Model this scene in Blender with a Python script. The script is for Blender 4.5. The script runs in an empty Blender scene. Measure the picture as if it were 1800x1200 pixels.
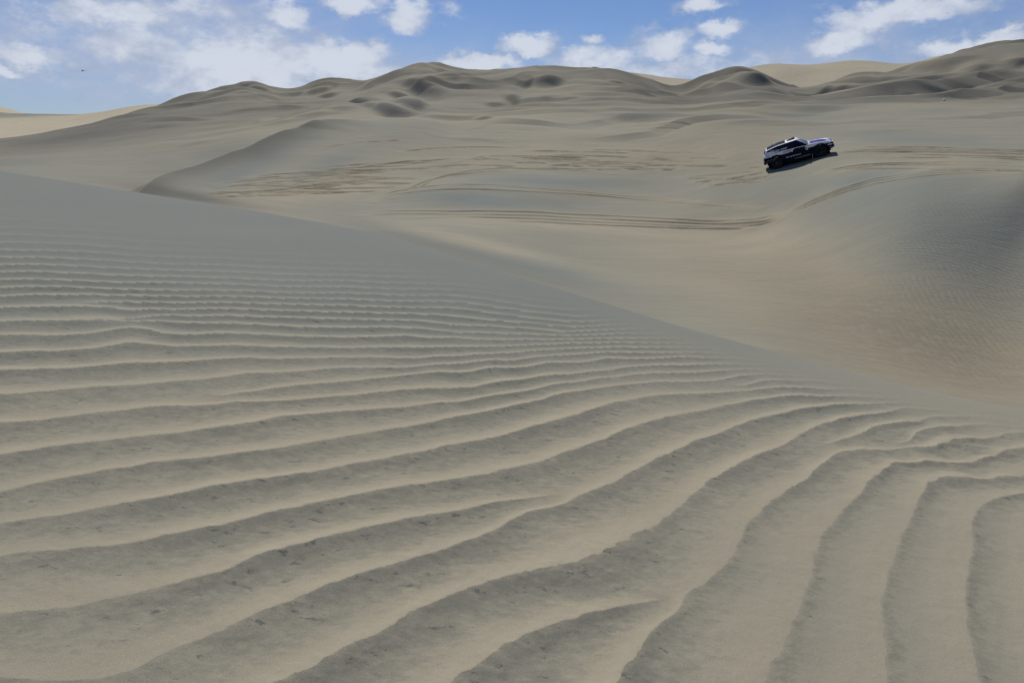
import bpy, bmesh, math, random
import numpy as np
from mathutils import Vector, Matrix
R = math.radians
sc = bpy.context.scene
COL = sc.collection
rng = np.random.default_rng(7)

# ------------------------------------------------------------------ camera model (eye at the origin, looking along +Y)
F = 1200.0
P = math.atan((600 - 260) / F)
CP, SP = math.cos(P), math.sin(P)

def m_of(py):                       # elevation slope z/Y of a sight line
    v = (600 - np.asarray(py, float)) / F
    return (v * CP - SP) / (CP + v * SP)

def u_of(px, py):                   # x/Y of a sight line
    v = (600 - np.asarray(py, float)) / F
    return (np.asarray(px, float) - 900) / F / (CP + v * SP)

def proj(x, y, z):
    d = y * CP - z * SP
    return 900 + F * x / d, 600 - F * (y * SP + z * CP) / d

# ------------------------------------------------------------------ numeric helpers
def smooth(a, b, x):
    t = np.clip((x - a) / (b - a), 0, 1)
    return t * t * (3 - 2 * t)

class TPS:
    def __init__(s, pts, val, lam=1e-4):
        pts = np.asarray(pts, float); val = np.asarray(val, float)
        n = len(pts); s.p = pts
        d = np.sqrt(((pts[:, None] - pts[None]) ** 2).sum(-1))
        K = s.k(d) + lam * np.eye(n)
        Q = np.c_[np.ones(n), pts]
        A = np.block([[K, Q], [Q.T, np.zeros((3, 3))]])
        s.w = np.linalg.solve(A, np.r_[val, 0, 0, 0])
    @staticmethod
    def k(d):
        return np.where(d > 1e-9, d * d * np.log(np.maximum(d, 1e-9)), 0)
    def __call__(s, a, b):
        a = np.asarray(a, float); b = np.asarray(b, float); sh = a.shape
        a = a.ravel(); b = b.ravel(); out = np.empty(len(a)); n = len(s.p)
        for i in range(0, len(a), 40000):
            aa, bb = a[i:i + 40000], b[i:i + 40000]
            d2 = (aa[:, None] - s.p[:, 0]) ** 2 + (bb[:, None] - s.p[:, 1]) ** 2
            kk = 0.5 * d2 * np.log(np.maximum(d2, 1e-18))
            out[i:i + 40000] = kk @ s.w[:n] + s.w[n] + s.w[n + 1] * aa + s.w[n + 2] * bb
        return out.reshape(sh)

def cubic_matrix(src, dst):         # Catmull-Rom weights from a regular src axis to dst
    n = len(src); h = (src[-1] - src[0]) / (n - 1)
    f = np.clip((dst - src[0]) / h, 0, n - 1.0001)
    i = f.astype(int); t = f - i
    w = [-.5*t + t*t - .5*t**3, 1 - 2.5*t*t + 1.5*t**3, .5*t + 2*t*t - 1.5*t**3, -.5*t*t + .5*t**3]
    M = np.zeros((len(dst), n)); r = np.arange(len(dst))
    for k in range(4):
        np.add.at(M, (r, np.clip(i + k - 1, 0, n - 1)), w[k])
    return M

_perm = rng.random((256, 256))
def vnoise(x, y):
    xi = np.floor(x).astype(int); yi = np.floor(y).astype(int)
    fx = x - xi; fy = y - yi
    fx = fx**3 * (fx * (fx * 6 - 15) + 10); fy = fy**3 * (fy * (fy * 6 - 15) + 10)
    a = _perm[xi & 255, yi & 255]; b = _perm[(xi + 1) & 255, yi & 255]
    c = _perm[xi & 255, (yi + 1) & 255]; d = _perm[(xi + 1) & 255, (yi + 1) & 255]
    return (a + (b - a) * fx) * (1 - fy) + (c + (d - c) * fx) * fy

def fbm(x, y, o=4):
    s = 0; a = 1.0; t = 0
    for k in range(o):
        s = s + a * (vnoise(x * 2**k + 17.3 * k, y * 2**k + 9.1 * k) - .5); t += a; a *= .5
    return s / t * 2                 # about -1..1

def axis(lo, dlo, dhi, hi, nd, ns):  # dense middle, coarse wings
    return np.r_[np.linspace(lo, dlo, ns, endpoint=False), np.linspace(dlo, dhi, nd), np.linspace(dhi, hi, ns + 1)[1:]]

def grid_mesh(name, X, Y, Z, attrs, mat):
    nr, nc = X.shape
    me = bpy.data.meshes.new(name)
    me.vertices.add(nr * nc)
    me.vertices.foreach_set('co', np.stack([X, Y, Z], -1).astype(np.float32).ravel())
    idx = np.arange(nr * nc, dtype=np.int32).reshape(nr, nc)
    q = np.stack([idx[:-1, :-1], idx[:-1, 1:], idx[1:, 1:], idx[1:, :-1]], -1).reshape(-1, 4)
    nq = len(q)
    me.loops.add(nq * 4); me.loops.foreach_set('vertex_index', q.ravel())
    me.polygons.add(nq)
    me.polygons.foreach_set('loop_start', np.arange(0, nq * 4, 4, dtype=np.int32))
    me.polygons.foreach_set('use_smooth', np.ones(nq, dtype=bool))
    me.update(calc_edges=True)
    for k, v in attrs.items():
        a = me.attributes.new(k, 'FLOAT', 'POINT')
        a.data.foreach_set('value', np.asarray(v, np.float32).ravel())
    me.materials.append(mat)
    o = bpy.data.objects.new(name, me); COL.objects.link(o)
    o['kind'] = 'structure'
    return o

# ------------------------------------------------------------------ materials
class N:                             # tiny node-building helper
    def __init__(s, tree): s.t = tree; s.l = tree.links
    def n(s, typ, **kw):
        nd = s.t.nodes.new(typ)
        for k, v in kw.items(): setattr(nd, k, v)
        return nd
    def put(s, sock, v):
        if isinstance(v, bpy.types.NodeSocket): s.l.new(v, sock)
        else: sock.default_value = v
    def math(s, op, a, b=0.0, c=0.0, clamp=False):
        nd = s.n('ShaderNodeMath', operation=op); nd.use_clamp = clamp
        for i, v in enumerate((a, b, c)): s.put(nd.inputs[i], v)
        return nd.outputs[0]
    def step(s, x, a, b, lo=0.0, hi=1.0):
        nd = s.n('ShaderNodeMapRange', interpolation_type='SMOOTHSTEP')
        s.put(nd.inputs[0], x)
        for i, v in enumerate((a, b, lo, hi)): nd.inputs[i + 1].default_value = v
        return nd.outputs[0]
    def mix(s, f, a, b, blend='MIX'):
        nd = s.n('ShaderNodeMix', data_type='RGBA', blend_type=blend)
        s.put(nd.inputs['Factor'], f); s.put(nd.inputs[6], a); s.put(nd.inputs[7], b)
        return nd.outputs[2]
    def noise(s, vec, scale, detail=4, rough=.55):
        nd = s.n('ShaderNodeTexNoise')
        if vec is not None: s.l.new(vec, nd.inputs['Vector'])
        nd.inputs['Scale'].default_value = scale; nd.inputs['Detail'].default_value = detail
        nd.inputs['Roughness'].default_value = rough
        return nd.outputs['Fac']
    def attr(s, name):
        return s.n('ShaderNodeAttribute', attribute_name=name).outputs['Fac']
    def scaled(s, vec, sx, sy, sz):
        nd = s.n('ShaderNodeVectorMath', operation='MULTIPLY')
        s.l.new(vec, nd.inputs[0]); nd.inputs[1].default_value = (sx, sy, sz)
        return nd.outputs[0]

def new_mat(name):
    m = bpy.data.materials.new(name); m.use_nodes = True
    return m, N(m.node_tree), m.node_tree.nodes['Principled BSDF']

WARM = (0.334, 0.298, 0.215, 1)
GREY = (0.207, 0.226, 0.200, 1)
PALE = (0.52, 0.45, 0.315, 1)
def sand_material(name, near):
    m, g, b = new_mat(name)
    pos = g.n('ShaderNodeNewGeometry').outputs['Position']
    tint = g.attr('grey'); pale = g.attr('pale')
    big = g.noise(g.scaled(pos, 1, 1, 1), .35 if near else .05, 5, .6)
    grey_c = tuple(v * (.88 if near else 1.0) for v in GREY[:3]) + (1,)
    warm_c = tuple(v * (.94 if near else 1.0) for v in WARM[:3]) + (1,)
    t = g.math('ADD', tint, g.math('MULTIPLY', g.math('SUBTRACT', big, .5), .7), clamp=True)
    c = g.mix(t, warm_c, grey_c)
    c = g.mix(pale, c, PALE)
    # churned sand in the wheel ruts shows its darker, browner underside
    tr = g.attr('track')
    tn = g.noise(pos, 3.0, 5, .6)
    c = g.mix(g.math('MULTIPLY', tr, g.step(tn, .3, .6, .55, 1.0), clamp=True), c, (0.150, 0.118, 0.070, 1))
    # coarse dark grains sorted into the ripple troughs; on far slopes also painted shade
    co = g.attr('coarse_shade')
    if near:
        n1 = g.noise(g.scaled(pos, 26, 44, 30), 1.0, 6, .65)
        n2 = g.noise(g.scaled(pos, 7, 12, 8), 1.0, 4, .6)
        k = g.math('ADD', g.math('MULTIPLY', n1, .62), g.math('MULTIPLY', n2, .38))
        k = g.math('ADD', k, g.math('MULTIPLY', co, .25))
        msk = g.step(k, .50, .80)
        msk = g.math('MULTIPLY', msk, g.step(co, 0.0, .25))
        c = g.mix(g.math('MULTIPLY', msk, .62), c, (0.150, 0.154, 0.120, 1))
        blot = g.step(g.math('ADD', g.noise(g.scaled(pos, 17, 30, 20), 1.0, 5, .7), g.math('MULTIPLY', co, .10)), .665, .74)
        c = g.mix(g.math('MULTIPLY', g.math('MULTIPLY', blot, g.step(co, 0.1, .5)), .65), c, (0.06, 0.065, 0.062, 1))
        sp = g.noise(pos, 420, 2, .7)
        c = g.mix(.16, c, g.mix(g.step(sp, .35, .65), (0.06, 0.06, 0.055, 1), (0.5, 0.46, 0.38, 1)))
    else:
        st = g.noise(g.scaled(pos, .25, .9, .6), 1.0, 6, .65)
        c = g.mix(g.step(st, .3, .75, .0, .28), c, (0.19, 0.18, 0.15, 1))
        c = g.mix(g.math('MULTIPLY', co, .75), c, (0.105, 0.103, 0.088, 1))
    g.l.new(c, b.inputs['Base Color'])
    b.inputs['Roughness'].default_value = .95
    b.inputs['Specular IOR Level'].default_value = .15
    bu = g.n('ShaderNodeBump')
    bu.inputs['Strength'].default_value = .5
    if near:
        h = g.math('ADD', g.math('MULTIPLY', g.noise(pos, 260, 3, .7), .0011), g.math('MULTIPLY', g.noise(pos, 45, 4, .6), .0035))
        h = g.math('ADD', h, 0.0); bu.inputs['Distance'].default_value = 1.0
    else:
        h = g.math('MULTIPLY', g.noise(g.scaled(pos, 1.0, 2.2, 1.5), 1.6, 5, .6), .05); bu.inputs['Distance'].default_value = 1.0
    g.l.new(h, bu.inputs['Height']); g.l.new(bu.outputs[0], b.inputs['Normal'])
    return m

SAND_NEAR = sand_material('rippled_sand', True)
SAND_FAR = sand_material('dune_sand', False)

# ================================================================== NEAR DUNE (rippled sand the camera stands on)
crest_pts = [(-500, 215), (-200, 265), (0, 300), (110, 317), (250, 340), (440, 369), (640, 405), (820, 458), (1000, 513), (1200, 575), (1400, 628), (1600, 680), (1800, 722), (2100, 790)]
cpx = np.array([c[0] for c in crest_pts], float); cpy = np.array([c[1] for c in crest_pts], float)
vanish = lambda px: 190 + (px / 1800) * 185          # where the plain slope would run out to
HC = 1.2 * F
U = axis(-3.0, -.86, .86, 3.0, 1080, 130)
rows = np.linspace(1 / .55, 1 / 22.0, 1180)
Yf = 1 / rows
UU, YY = np.meshgrid(U, Yf)
PXa = np.clip(900 + F * UU * .965, -500, 2100)       # column's rough pixel for looking the curves up
a0 = -(185 / 1800)                                    # sideways fall of the slope
mslope = m_of(vanish(900.))
kslope = (m_of(vanish(1000.)) - m_of(vanish(900.))) / (u_of(1000, 300) - u_of(900, 300))
ZP = -1.17 + mslope * YY + kslope * UU * YY          # the plain slope
ZP = ZP + .05 * fbm(UU * YY * .28 + 3, YY * .28, 3) * smooth(1.2, 4, YY)
pxc = np.clip(900 + F * U * 1.02, -700, 2500)
vcol = np.interp(pxc, cpx, cpy)
Yc = np.clip(-1.17 / (m_of(vcol) - mslope - kslope * U), 2.5, 17)
for it in range(7):                                  # the brink: beyond it the dune drops away; fit where it stands
    d = YY - Yc[None]
    w = .035 * Yc[None] + .06
    Z = ZP - .60 * w * np.logaddexp(0, d / w)
    if it == 6: break
    PX, PY = proj(UU * YY, YY, Z)
    k = np.argmin(PY, 0); cc = np.arange(len(U))
    sil, spx = PY[k, cc], PX[k, cc]
    tgt = np.interp(np.clip(spx, -500, 2100), cpx, cpy); van = vanish(spx)
    f_ = np.clip((sil - van) / np.maximum(tgt - van, 20), .6, 1.5)
    Yc = np.clip(Yc * f_, 2.4, 17.5)
    Yc = np.convolve(np.pad(Yc, 12, 'edge'), np.ones(25) / 25, 'valid')
print('SIL', np.abs(sil - tgt)[200:1100:60].round(1))
PX, PY = proj(UU * YY, YY, Z)

# ripple crests traced as numbered lines; the numbers run towards the camera
ripple = [
 [(0,453),(300,464),(600,474)], [(0,467),(300,475),(600,484)], [(0,480),(300,486),(600,494)],
 [(0,493),(300,498),(600,505)], [(0,508),(200,509),(300,512),(500,515),(700,520)],
 [(0,523),(200,521),(300,522),(500,525),(700,530)], ['s',(183,531),(230,532),(300,534),(600,537),(800,543)],
 [(0,543),(200,543),(300,545),(500,547),(600,549),(800,558)], ['s',(233,560),(266,556),(300,555),(400,556),(600,561),(800,572),(1000,583)],
 [(0,565),(150,564),(233,564),(300,568),(600,576),(800,584),(1000,590)], [(0,589),(300,588),(600,594),(717,591),(800,593),(1000,596)],
 [(0,620),(150,616),(300,610),(466,612),(600,613),(800,610),(1000,603),(1150,603)],
 [(0,654),(150,648),(266,641),(433,632),(600,631),(733,632),(817,625),(917,618),(1000,613),(1200,611),(1300,615)],
 [(0,697),(150,685),(333,672),(433,660),(600,649),(720,647),(800,641),(900,633),(1000,624),(1200,619),(1300,622)],
 ['s',(395,694),(440,690),(500,683),(600,673),(717,660),(767,655),(867,647),(967,638),(1067,630),(1200,627),(1300,630)],
 [(0,745),(150,732),(283,717),(416,706),(466,706),(600,698),(733,688),(783,686),(833,682),(917,670),(1000,660),(1067,652),(1200,642),(1300,640),(1400,645)],
 [(0,806),(100,790),(233,773),(333,762),(450,746),(500,736),(600,727),(767,709),(850,699),(930,688),(990,675),(1060,665),(1130,658),(1200,655),(1267,651),(1350,650),(1430,655)],
 [(0,867),(117,843),(267,820),(417,800),(600,772),(717,753),(800,735),(867,721),(927,708),(983,695),(1050,684),(1093,678),(1150,673),(1200,672),(1267,667),(1300,660),(1350,657),(1430,660)],
 ['s',(1305,677),(1350,668),(1400,669),(1483,673),(1560,678)],
 [(0,923),(133,905),(275,882),(417,855),(600,823),(717,800),(817,780),(883,767),(950,747),(1017,727),(1100,707),(1200,695),(1300,687),(1400,681),(1450,684),(1517,685),(1600,690)],
 [(0,977),(167,963),(317,938),(433,913),(600,880),(733,853),(833,838),(917,818),(973,800),(1033,780),(1100,753),(1200,729),(1267,717),(1333,703),(1400,695),(1467,696),(1560,699),(1640,703)],
 ['e',(50,1075),(160,1058),(283,1027),(383,1000),(467,970),(600,940),(717,913),(833,890),(917,876),(950,872)],
 [(150,1190),(317,1133),(383,1107),(450,1073),(517,1047),(600,1017),(733,983),(827,950),(883,923),(933,897),(1010,873),(1093,835),(1200,781),(1267,758),(1317,743),(1367,730),(1433,716),(1483,711),(1550,709),(1680,714)],
 [(473,1200),(533,1173),(600,1140),(683,1107),(743,1077),(813,1047),(883,1020),(950,1000),(1033,980),(1100,947),(1173,900),(1200,878),(1233,853),(1283,823),(1333,797),(1400,767),(1433,750),(1500,734),(1560,727),(1590,717),(1660,721),(1750,726)],
 ['s',(1462,776),(1500,765),(1550,748),(1617,743),(1650,732),(1733,732),(1800,737)],
 ['s',(1590,776),(1617,761),(1640,754),(1683,752),(1750,748),(1800,750)],
 ['e',(827,1200),(867,1170),(900,1140),(960,1108),(1043,1079),(1110,1063),(1150,1055)],
 [(1085,1200),(1130,1140),(1165,1092),(1195,1062),(1220,1037),(1267,1000),(1298,943),(1350,885),(1400,850),(1448,808),(1483,791),(1520,789),(1600,785),(1650,788),(1690,776),(1720,774),(1800,760)],
 [(1343,1200),(1367,1150),(1387,1093),(1417,1017),(1433,967),(1467,910),(1510,860),(1533,837),(1567,818),(1633,812),(1717,808),(1750,798),(1800,787)],
 [(1560,1200),(1557,1133),(1553,1067),(1560,1000),(1583,950),(1607,893),(1630,857),(1660,843),(1700,845),(1750,838),(1800,838)],
 [(1733,1200),(1713,1133),(1693,1067),(1697,1007),(1713,943),(1723,895),(1750,878),(1800,868)],
 [(1890,1200),(1865,1133),(1845,1050),(1840,990),(1850,930),(1880,905)],
]
DISL = []                            # places where a crest line begins ('s') or dies out ('e')
for k, ln in enumerate(ripple):
    if ln[0] == 's': DISL.append(('s', ln[1][0] - 12, ln[1][1] + 1, k))
    if ln[0] == 'e': DISL.append(('e', ln[-1][0] + 12, ln[-1][1], k))
def disl(px, py, num=None):
    s_ = 0
    for k, x0, y0, kd in DISL:
        dx, dy = px - x0, (py - y0) * (14.0 if y0 < 620 else (5.0 if y0 < 720 else 3.0))
        D = (np.arctan2(dy, dx) if k == 's' else -np.arctan2(-dy, -dx)) / (2 * math.pi)
        if num is not None:          # lines above / below the end stay on their own side of the cut
            if num < kd and D > .25: D = D - 1
            if num > kd and D < -.25: D = D + 1
        s_ = s_ + D
    return s_
rp, rv = [], []
NR = len(ripple)
for k, ln in enumerate(ripple):
    for q in ln:
        if isinstance(q, str): continue
        rp.append((q[0] / 300., q[1] / 150.)); rv.append(k - float(disl(q[0], q[1], k)))
# a loose frame outside the picture keeps the pattern going
for x, y, v in [(-250, 1250, NR - 9), (-250, 950, NR - 14), (-250, 700, 13), (-250, 580, 8), (-250, 470, 0), (300, 1330, NR - 8.5), (800, 1330, NR - 5.6), (1150, 1330, NR - 4.6), (1450, 1330, NR - 3.7), (2000, 1330, NR - .3), (2050, 950, NR - .3), (2050, 800, NR - 3)]:
    rp.append((x / 300., y / 150.)); rv.append(v - float(disl(x, y, v)))
tps = TPS(rp, rv, 3e-5)
px_c = np.clip(PX, -250, 2050); py_c = np.clip(PY, 250, 1330)
PS = tps(px_c / 300., py_c / 150.)
X = UU * YY
wob = .14 * fbm(X * 1.4, YY * 1.4, 3) + .04 * fbm(X * 8, YY * 8, 3) + .022 * fbm(X * 36, YY * 36, 3)
pu = np.gradient(PS, U, axis=1); pY = np.gradient(PS, Yf, axis=0)
gx = pu / YY; gy = pY - pu * UU / YY
lam = np.minimum(1 / np.maximum(np.hypot(gx, gy), .5), .45)
knob = np.exp(-((PX - 1690) / 190) ** 2 - ((PY - 795) / 62) ** 2)   # the broken, knobbly patch of ripples
PH = PS + disl(PX, PY) + wob + .30 * knob * fbm(X * 5, YY * 5, 3)
fr = PH - np.floor(PH)
lee = 1 - smooth(-.06, .30, fr)
stoss = np.clip((fr - .34) / .66, 0, 1); stoss = stoss * stoss * (1.9 - .9 * stoss)
prof = np.maximum(lee, stoss)
soft_ = np.maximum(smooth(850, 1400, PX) * smooth(800, 960, PY), .55 * smooth(860, 1060, PY))
prof = prof * (1 - .75 * soft_) + .75 * soft_ * (.5 + .5 * np.cos(2 * np.pi * (fr + .12)))
pyc = np.interp(np.clip(PX, -500, 2100), cpx, cpy)
fw = np.clip((1000 - PX) / 600, 0, 1)
fade = smooth(0, 1, (PY - pyc - 8 - 40 * fw) / (68 + 75 * fw)) * (d < -.1)
fade = fade * (.75 + .35 * fbm(X * 1.1 + 40, YY * 1.1, 3))
lowright = smooth(900, 1500, PX) * smooth(780, 950, PY)
leftblur = smooth(420, 60, PX - (PY - 700) * .25) * smooth(760, 1000, PY)
calm = 1.0
for k_, x0_, y0_, kd_ in DISL:
    sy_ = 4.0 if y0_ < 720 else 2.0
    calm = calm * (1 - .75 * np.exp(-((PX - x0_) / 55) ** 2 - ((PY - y0_) * sy_ / 55) ** 2))
amp = np.clip(.076 * lam, 0, .022) * calm * fade * (1 - .42 * lowright) * (1 - .45 * leftblur) * smooth(.03, .09, lam) * (1 + .5 * knob)
Z = Z + amp * (prof - .4)
Z = Z + .0030 * fbm(X * 14, YY * 14, 3) * fade + .010 * knob * fbm(X * 8, YY * 9, 3)
fine = smooth(.16, .1, lam)
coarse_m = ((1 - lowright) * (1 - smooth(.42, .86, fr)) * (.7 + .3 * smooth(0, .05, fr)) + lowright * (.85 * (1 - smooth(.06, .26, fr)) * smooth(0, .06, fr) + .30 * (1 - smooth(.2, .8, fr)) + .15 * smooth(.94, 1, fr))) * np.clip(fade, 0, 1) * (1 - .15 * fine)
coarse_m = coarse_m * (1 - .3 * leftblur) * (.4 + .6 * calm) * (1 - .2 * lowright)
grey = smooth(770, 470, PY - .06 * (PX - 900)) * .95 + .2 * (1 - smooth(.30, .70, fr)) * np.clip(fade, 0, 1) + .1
near = grid_mesh('dune',  X, YY, Z, {'grey': grey * (1 - .5 * smooth(.7, .97, fr) * np.clip(fade, 0, 1)), 'coarse_shade': coarse_m, 'pale': .42 * smooth(.68, .97, fr) * np.clip(fade, 0, 1) * (1 - .6 * lowright) * (1 - .5 * leftblur)}, SAND_NEAR)

# ================================================================== VALLEY, DUNE SLOPES AND HILLS (one height field, two sheets)
cols = {
 -500: [(14,440),(30,400),(45,350),(60,330),(90,300),(125,285),(150,290),(200,310),(270,320)],
 -200: [(14,440),(30,400),(45,350),(60,325),(90,285),(125,262),(145,268),(200,295),(270,310)],
 0:   [(8,560),(14,440),(25,405),(40,352),(50,325),(60,308),(80,285),(100,262),(120,245),(135,250),(160,275),(200,290),(270,300)],
 100: [(14,450),(25,410),(40,362),(50,338),(60,318),(80,282),(105,250),(125,228),(140,235),(170,262),(220,280),(270,290)],
 200: [(8,600),(14,470),(25,415),(40,374),(50,352),(60,330),(70,305),(90,262),(110,230),(130,208),(145,215),(180,245),(230,270),(270,280)],
 300: [(14,480),(20,430),(30,375),(38,345),(44,330),(48,331),(54,334),(61,331),(75,288),(95,242),(115,208),(140,186),(160,195),(200,230),(270,270)],
 380: [(125,190),(150,163),(170,172),(200,200)],
 400: [(8,620),(14,500),(20,430),(30,376),(36,352),(42,330),(50,308),(57,296),(60,292),(66,291),(72,289),(82,258),(100,223),(128,182),(152,157),(170,165),(200,195),(270,250)],
 450: [(60,285),(66,270),(72,267),(78,264),(85,243),(105,210),(130,174),(156,147),(170,153),(200,185)],
 500: [(14,510),(20,440),(30,388),(36,362),(44,332),(52,302),(60,275),(68,256),(73,250),(79,244),(86,234),(96,214),(115,193),(140,167),(160,155),(180,165),(270,240)],
 580: [(70,240),(74,229),(77,223),(83,218),(91,206),(120,178),(145,153),(165,136),(185,150)],
 640: [(8,640),(14,520),(18,450),(24,415),(32,392),(38,372),(45,347),(52,318),(58,290),(66,258),(72,236),(78,218),(85,213),(92,200),(112,178),(140,155),(163,143),(190,155),(270,220)],
 690: [(80,214),(96,198),(110,180),(130,155),(150,128),(170,140)],
 745: [(80,215),(95,198),(110,178),(125,165),(140,137),(155,110),(175,125),(210,160),(270,200)],
 800: [(8,640),(16,495),(22,445),(30,402),(35,386),(40,366),(44,338),(48,322),(54,314),(60,291),(68,260),(78,232),(90,206)],
 840: [(80,222),(95,200),(110,184),(130,155),(155,121),(175,135)],
 920: [(45,342),(50,324),(85,213),(100,188),(115,171),(132,148),(155,116),(175,130),(270,190)],
 1000: [(8,660),(14,570),(20,508),(30,430),(36,398),(40,382),(44,362),(48,338),(52,320),(58,302),(65,272),(72,245),(82,222),(92,198),(120,160),(150,123),(170,138)],
 1080: [(90,202),(110,170),(130,150),(155,124),(175,140)],
 1160: [(90,200),(110,175),(130,160),(150,145),(170,155)],
 1205: [(8,690),(12,640),(18,550),(28,450),(38,404),(42,372),(46,347),(52,316),(58,286),(65,256),(75,228),(90,200),(110,178),(130,165),(150,151),(170,160),(270,190)],
 1290: [(38,398),(46,325),(54,275),(65,240),(90,195),(110,170),(130,150),(150,120),(170,135)],
 1350: [(12,650),(18,555),(28,450),(36,400),(39.5,365),(43,328),(46.5,303),(50,284),(58,256),(70,228)],
 1405: [(38,356),(41,325),(44,302),(46,289),(48,277),(53,260),(62,243),(90,196),(110,178),(130,165),(150,156),(170,160),(270,180)],
 1450: [(8,740),(12,675),(18,570),(25,468),(32,384),(36,343),(39,320),(42,298),(45.4,276),(49,264),(54,252),(62,238),(74,219)],
 1500: [(90,190),(105,175),(125,155),(150,122),(175,135)],
 1600: [(8,770),(11,720),(16,625),(22,490),(27,384),(31,330),(34,308),(37,300),(42,282),(47,263),(58,238),(70,216),(90,185),(105,174),(125,150),(150,109),(175,120),(270,150)],
 1700: [(30,330),(33,303),(90,185),(105,172),(125,145),(155,85),(180,100)],
 1800: [(7,830),(10,770),(14,695),(20,565),(26,412),(30,318),(33,300),(36,293),(41,284),(46,264),(55,240),(70,214),(90,183),(105,168),(125,135),(155,71),(185,90),(270,130)],
 2000: [(8,830),(14,690),(20,540),(26,390),(30,310),(36,290),(46,262),(70,212),(90,180),(125,130),(155,75),(270,140)],
 2300: [(8,830),(14,680),(20,520),(28,330),(46,262),(90,180),(155,95),(270,150)],
}
LS = .42
tp, tv = [], []
for px, prof_ in cols.items():
    for Yv, py in prof_:
        tp.append((float(u_of(px, py)), LS * math.log(Yv))); tv.append(float(m_of(py)))
tps2 = TPS(tp, tv, 2e-6)
uc = np.linspace(-1.5, 1.5, 260); lc = np.linspace(math.log(6.5), math.log(275), 330)
UC, LC = np.meshgrid(uc, lc)
MC = tps2(UC, LS * LC)
def base_z(u, Yv):                   # outer-product grid
    return cubic_matrix(lc, np.log(Yv)) @ MC @ cubic_matrix(uc, u).T * Yv[:, None]

U2 = axis(-1.45, -.80, .80, 1.45, 1040, 90)
Y2 = np.exp(np.linspace(math.log(7), math.log(270), 2000))
Z2 = base_z(U2, Y2)
UU2, YY2 = np.meshgrid(U2, Y2)
X2 = UU2 * YY2

def first_hit(px, py):               # first place where the sight line (px,py) meets the slopes
    mm = float(m_of(py)); uu = float(u_of(px, py))
    j = np.clip(np.searchsorted(U2, uu), 1, len(U2) - 1)
    t = (uu - U2[j - 1]) / (U2[j] - U2[j - 1])
    zc = Z2[:, j - 1] * (1 - t) + Z2[:, j] * t
    s = np.nonzero((zc >= mm * Y2) & (Y2 > 13))[0]
    if len(s) == 0: return None
    i = s[0]
    return uu * Y2[i], Y2[i], mm * Y2[i]

# small slip faces and hollows in the hills: a steep step with its shelf  (pixel seed, width, height, breadth, curl)
scoops = [(455,152,17,.95,1.0,1),(432,160,16,.5,1.2,0),(515,162,18,.8,1.2,-1),(560,155,18,1.1,1.1,-1),(576,162,14,.9,1.0,-1),(470,166,40,.5,1.4,0),(420,190,70,.5,1.6,0),
 (705,160,18,1.1,1.2,1),(745,151,32,1.9,1.5,1),(790,141,20,.9,1.2,0),(690,192,34,1.5,2.0,1),(725,188,20,1.1,1.8,0),(900,168,10,1.3,1.0,1),(872,176,16,.7,1.0,1),(600,192,22,.6,1.2,0),
 (922,140,10,1.1,1.0,0),(962,137,24,1.6,1.5,0),(935,168,34,.7,1.3,0),(985,166,20,.6,1.0,0),(1085,138,12,.6,1.0,0),(1060,160,40,.6,1.6,0),(1165,156,22,1.2,1.3,-1),(1243,147,13,1.3,1.0,1),(1322,139,25,1.9,1.5,0),
 (1195,172,16,.6,1.0,1),(1120,207,45,.6,1.4,1),(1180,168,30,.6,1.2,1),(1400,192,55,.8,1.6,1),(1380,200,50,.5,1.2,1),(1425,160,28,1.0,1.2,0),(1465,150,32,1.3,1.3,1),(1500,150,40,.7,1.3,0),
 (1650,105,40,1.9,2.0,1),(1715,117,22,1.2,1.3,1),(1650,158,30,.5,1.0,0),(1620,138,50,.8,1.6,0),(1690,138,60,.7,1.6,1),(1750,155,40,1.0,1.3,1),(1770,172,50,.8,1.3,1),(1790,105,20,1.2,1.4,0),
 (850,208,13,.55,.6,0),(790,206,45,.5,1.0,0),(640,178,40,.7,1.5,1),(560,200,40,.4,1.0,0),(330,178,40,.5,1.4,0)]
hits = [(first_hit(s[0], s[1]), s) for s in scoops]
DARK = np.zeros_like(Z2)
for h, s in hits:
    if h is None: continue
    u0 = h[0] / h[1]; su = 1.25 * s[2] / F; s = list(s); s[3] *= .75; s[4] = max(s[4], s[3] / .60)
    i0, i1 = np.searchsorted(Y2, [h[1] - 16, h[1] + 16]); j0, j1 = np.searchsorted(U2, [u0 - 3.2 * su, u0 + 3.2 * su])
    uu = UU2[i0:i1, j0:j1]; q = (uu - u0) / su
    dd = YY2[i0:i1, j0:j1] - h[1] - s[4] * (.9 * q * q - 1.4 * s[5] * q)
    zz = dd / s[4]; stp = np.where(zz > 0, np.exp(-(zz / 4.5) ** 2), np.tanh(zz / .9 + .9) * 1.0 * np.exp(-(zz / 4.0) ** 2) )
    stp = np.where(zz > 0, stp * np.tanh(.9), stp)
    Z2[i0:i1, j0:j1] += s[3] * np.exp(-np.abs(q) ** 2.6) * stp
far = smooth(78, 110, YY2)
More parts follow.
